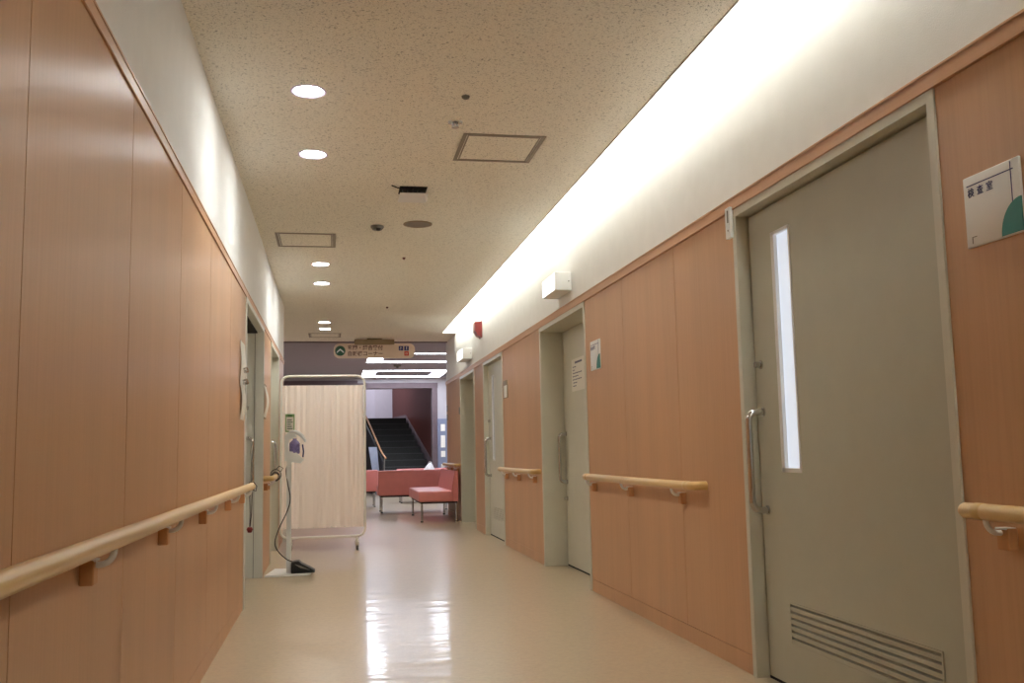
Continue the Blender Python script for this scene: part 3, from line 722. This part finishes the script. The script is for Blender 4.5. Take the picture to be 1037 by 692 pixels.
# ------------------------------------------------------------------ lobby
FY = 22.6
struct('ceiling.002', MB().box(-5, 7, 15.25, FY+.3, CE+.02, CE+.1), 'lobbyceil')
struct('trim_4', MB().box(-5, 1.9, 15.0, 15.09, CE-.012, CE+.1), 'header')          # shutter slot
struct('trim_5', MB().box(-5, 1.9, 15.09, 15.25, CE+.0, CE+.1), 'lobbyceil')
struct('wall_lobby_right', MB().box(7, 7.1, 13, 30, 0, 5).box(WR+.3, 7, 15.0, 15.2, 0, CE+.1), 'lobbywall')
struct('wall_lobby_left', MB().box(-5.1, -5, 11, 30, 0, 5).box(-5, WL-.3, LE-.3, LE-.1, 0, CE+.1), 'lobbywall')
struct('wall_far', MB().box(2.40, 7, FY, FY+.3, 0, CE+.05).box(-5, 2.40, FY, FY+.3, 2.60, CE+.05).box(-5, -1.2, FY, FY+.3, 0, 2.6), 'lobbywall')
struct('trim_6', MB().box(-1.2, 2.41, FY-.015, FY+.3, 2.475, 2.60).box(-1.2, .55, FY-.02, FY, 2.44, 2.66).box(2.275, 2.40, FY-.012, FY+.3, 0, 2.48), 'header')
# staircase, turned a little to the left
ang = math.atan2(.142, 1)
def SP(a, s, z):      # a: across from right edge (to the left), s: along run
    bx, by = 2.475, 22.95
    ux, uy = -math.sin(ang), math.cos(ang)
    return Vector((bx+ux*s-uy*a, by+uy*s+ux*a*1.0, z))
NS, RI, RU, WD = 12, .160, .335, 1.38
t = thing('staircase', (1.8, 23.0, 0), 'dark charcoal tiled staircase rising behind the pink sofas', 'staircase')
st = MB(); ns = MB()
for i in range(NS):
    a0, a1, s0, s1 = 0, WD, i*RU, (i+1)*RU if i < NS-1 else (i+1)*RU+1.6
    st.poly([SP(a0, s0, 0), SP(a1, s0, 0), SP(a1, s1, 0), SP(a0, s1, 0)], (0, 0, RI*(i+1)))
    ns.poly([SP(.02, s0-.006, RI*(i+1)-.012), SP(WD-.02, s0-.006, RI*(i+1)-.012), SP(WD-.02, s0+.035, RI*(i+1)-.012), SP(.02, s0+.035, RI*(i+1)-.012)], (0, 0, .014))
st.build('steps', 'stair', t); ns.build('nosings', 'nosing', t)
q = MB()
q.poly([SP(-.05, -.1, 0), SP(-.05, -.1, .32), SP(-.05, NS*RU, NS*RI+.10), SP(-.05, NS*RU+1.6, NS*RI+.10), SP(-.05, NS*RU+1.6, 0)], SP(0, 0, 0)-SP(.045, 0, 0))
q.build('stringer', 'header', t)
bal = MB().poly([SP(WD+.01, -.3, 0), SP(WD+.01, -.3, .78), SP(WD+.01, NS*RU, NS*RI+.62), SP(WD+.01, NS*RU, 0)], SP(.03, 0, 0)-SP(0, 0, 0))
bal.build('balustrade', 'darkglass', t)
rp = [SP(WD-.02, -.35, .86), SP(WD-.01, .15, 1.02), SP(WD, 1.0, 1.42), SP(WD+.02, 2.0, 1.90), SP(WD+.06, 3.0, 2.30), SP(WD+.12, 4.0, 2.62)]
MB().tube(smooth(rp), .022, 10).build('stair_handrail', 'block', t, True)
for s_, z_ in ((-.3, .86), (.9, 1.36), (2.2, 1.98), (3.4, 2.44)):
    MB().tube([SP(WD+.025, s_, .1), SP(WD+.0, s_, z_)], .014, 8).build('baluster', 'grey', t, True)
struct('wall_stair_right', MB().poly([SP(-.06, -.35, 0), SP(-.06, 6.2, 0), SP(-.26, 6.2, 0), SP(-.26, -.35, 0)], (0, 0, 5)), 'brownwall')
struct('wall_stair_back', MB().box(-3, 3.5, 28.9, 29.1, 0, 5), 'stairwall')
struct('wall_stair_left', MB().box(-3, -2.9, 22.9, 29, 0, 5).box(1.2, 1.9, 28.75, 28.9, 1.8, 5), 'stairwall')
struct('ceiling.003', MB().box(-5, 7, 22.9, 30, 4.2, 4.3), 'lobbyceil')
struct('wall_stair_dado', MB().box(-2.9, .55, 28.0, 28.1, 0, 2.1), 'darkglass')
tag(MB().poly([(.97, 22.75, .02), (1.10, 22.75, .02), (.99, 22.75, 1.12), (.80, 22.75, 1.12)], (0, .05, 0)).build('stair_side_panel', 'bluegrey'), 'pale blue sloping panel left of the dark staircase', 'panel')

# lobby ring lights
def ring_light(x0, x1, y0, y1, label, w=.19):
    t = thing('ring_light', ((x0+x1)/2, (y0+y1)/2, CE+.02), label, 'ceiling light', 'bright rectangular ring lights in the lobby ceiling')
    z = CE+.02; e = .28
    f = MB()
    f.box(x0-.02, x1+.02, y0-.02, y0, z-.012, z).box(x0-.02, x1+.02, y1, y1+.02, z-.012, z).box(x0-.02, x0, y0, y1, z-.012, z).box(x1, x1+.02, y0, y1, z-.012, z)
    f.build('fitting_rim', 'white', t)
    MB().box(x0+e, x1-e, y0, y0+w, z-.008, z-.001).box(x0+e, x1-e, y1-w, y1, z-.008, z-.001).box(x0, x0+e, y0, y1, z-.008, z-.001).box(x1-e, x1, y0, y1, z-.008, z-.001).build('lit_diffuser', 'lobbylamp', t)
ring_light(.62, 2.42, 16.85, 18.65, 'nearer bright rectangular ring light in the lobby ceiling, partly behind the sign')
ring_light(.62, 2.42, 20.40, 22.30, 'farther bright rectangular ring light in the lobby ceiling above the stairs', .24)
ring_light(3.6, 5.4, 16.85, 18.35, 'unseen ring light added to brighten the right of the lobby')  # added light source outside the view, brightens the lobby
ring_light(3.6, 5.4, 20.45, 21.95, 'unseen ring light added to brighten the far right of the lobby')  # second added lamp outside the view, also for lobby brightness
t = thing('lobby_detector', (1.25, 19.2, CE+.02), 'small grey box detector between the two lobby ring lights', 'detector')
MB().box(1.18, 1.32, 19.15, 19.3, CE-.02, CE+.02, .004, 1).build('body', 'grey', t)
MB().lathe([(0, 0), (.03, 0), (.022, -.02), (0, -.024)], (1.25, 19.22, CE-.02), 16).build('lens', 'black', t, True)
# leaflet rack on the far wall
t = thing('leaflet_rack', (2.48, 22.45, .45), 'blue leaflet rack with white leaflets at the far lobby wall', 'rack')
MB().box(2.39, 2.62, 22.50, 22.59, 0, 1.75, .005, 1).build('rack_panel', 'blue', t)
for (a, b) in ((1.46, 1.62), (1.08, 1.36), (.86, 1.0), (.62, .70)):
    MB().box(2.46, 2.56, 22.488, 22.50, a, b).build('leaflet', 'paper', t)

# ------------------------------------------------------------------ stair well area light, lobby fill, ambient
def area(name, loc, rot, sx_, sy_, power, col):
    l = bpy.data.lights.new(name, 'AREA'); l.shape = 'RECTANGLE'; l.size = sx_; l.size_y = sy_; l.energy = power; l.color = col
    o = bpy.data.objects.new(name, l); o.location = loc; o.rotation_euler = rot; COL.objects.link(o); return o
area('stairwell_light', (.4, 27.2, 4.15), (0, 0, 0), 1.6, 1.2, 60, (.86, .88, 1))
area('lobby_fill_light', (-3.2, 18.5, 2.66), (0, 0, 0), 1.5, 3, 40, (.9, .93, 1))

W = bpy.data.worlds.new('World'); S.world = W; W.use_nodes = True
W.node_tree.nodes['Background'].inputs[0].default_value = (.9, .85, .8, 1)
W.node_tree.nodes['Background'].inputs[1].default_value = .05

# ------------------------------------------------------------------ camera
cam = bpy.data.cameras.new('camera'); co = bpy.data.objects.new('camera', cam); COL.objects.link(co)
cam.sensor_fit = 'HORIZONTAL'; cam.sensor_width = 36; cam.lens = 975.587/1037*36; cam.clip_start = .02
yaw, pit, rol = [math.radians(a) for a in (10.5597916, 6.46225831, -1.19633291)]
fw = Vector((math.sin(yaw)*math.cos(pit), math.cos(yaw)*math.cos(pit), math.sin(pit)))
rt = Vector((math.cos(yaw), -math.sin(yaw), 0)); up = rt.cross(fw)
r2 = rt*math.cos(rol)+up*math.sin(rol); u2 = -rt*math.sin(rol)+up*math.cos(rol)
mx = Matrix((r2, u2, -fw)).transposed().to_4x4(); mx.translation = (0, 0, .973)
co.matrix_world = mx
S.camera = co
S.view_settings.view_transform = 'Standard'
S.view_settings.look = 'None'
S.view_settings.exposure = EXPO
S.cycles.use_denoising = True
S.cycles.sample_clamp_indirect = 6
S.cycles.max_bounces = 10
S.cycles.diffuse_bounces = 6
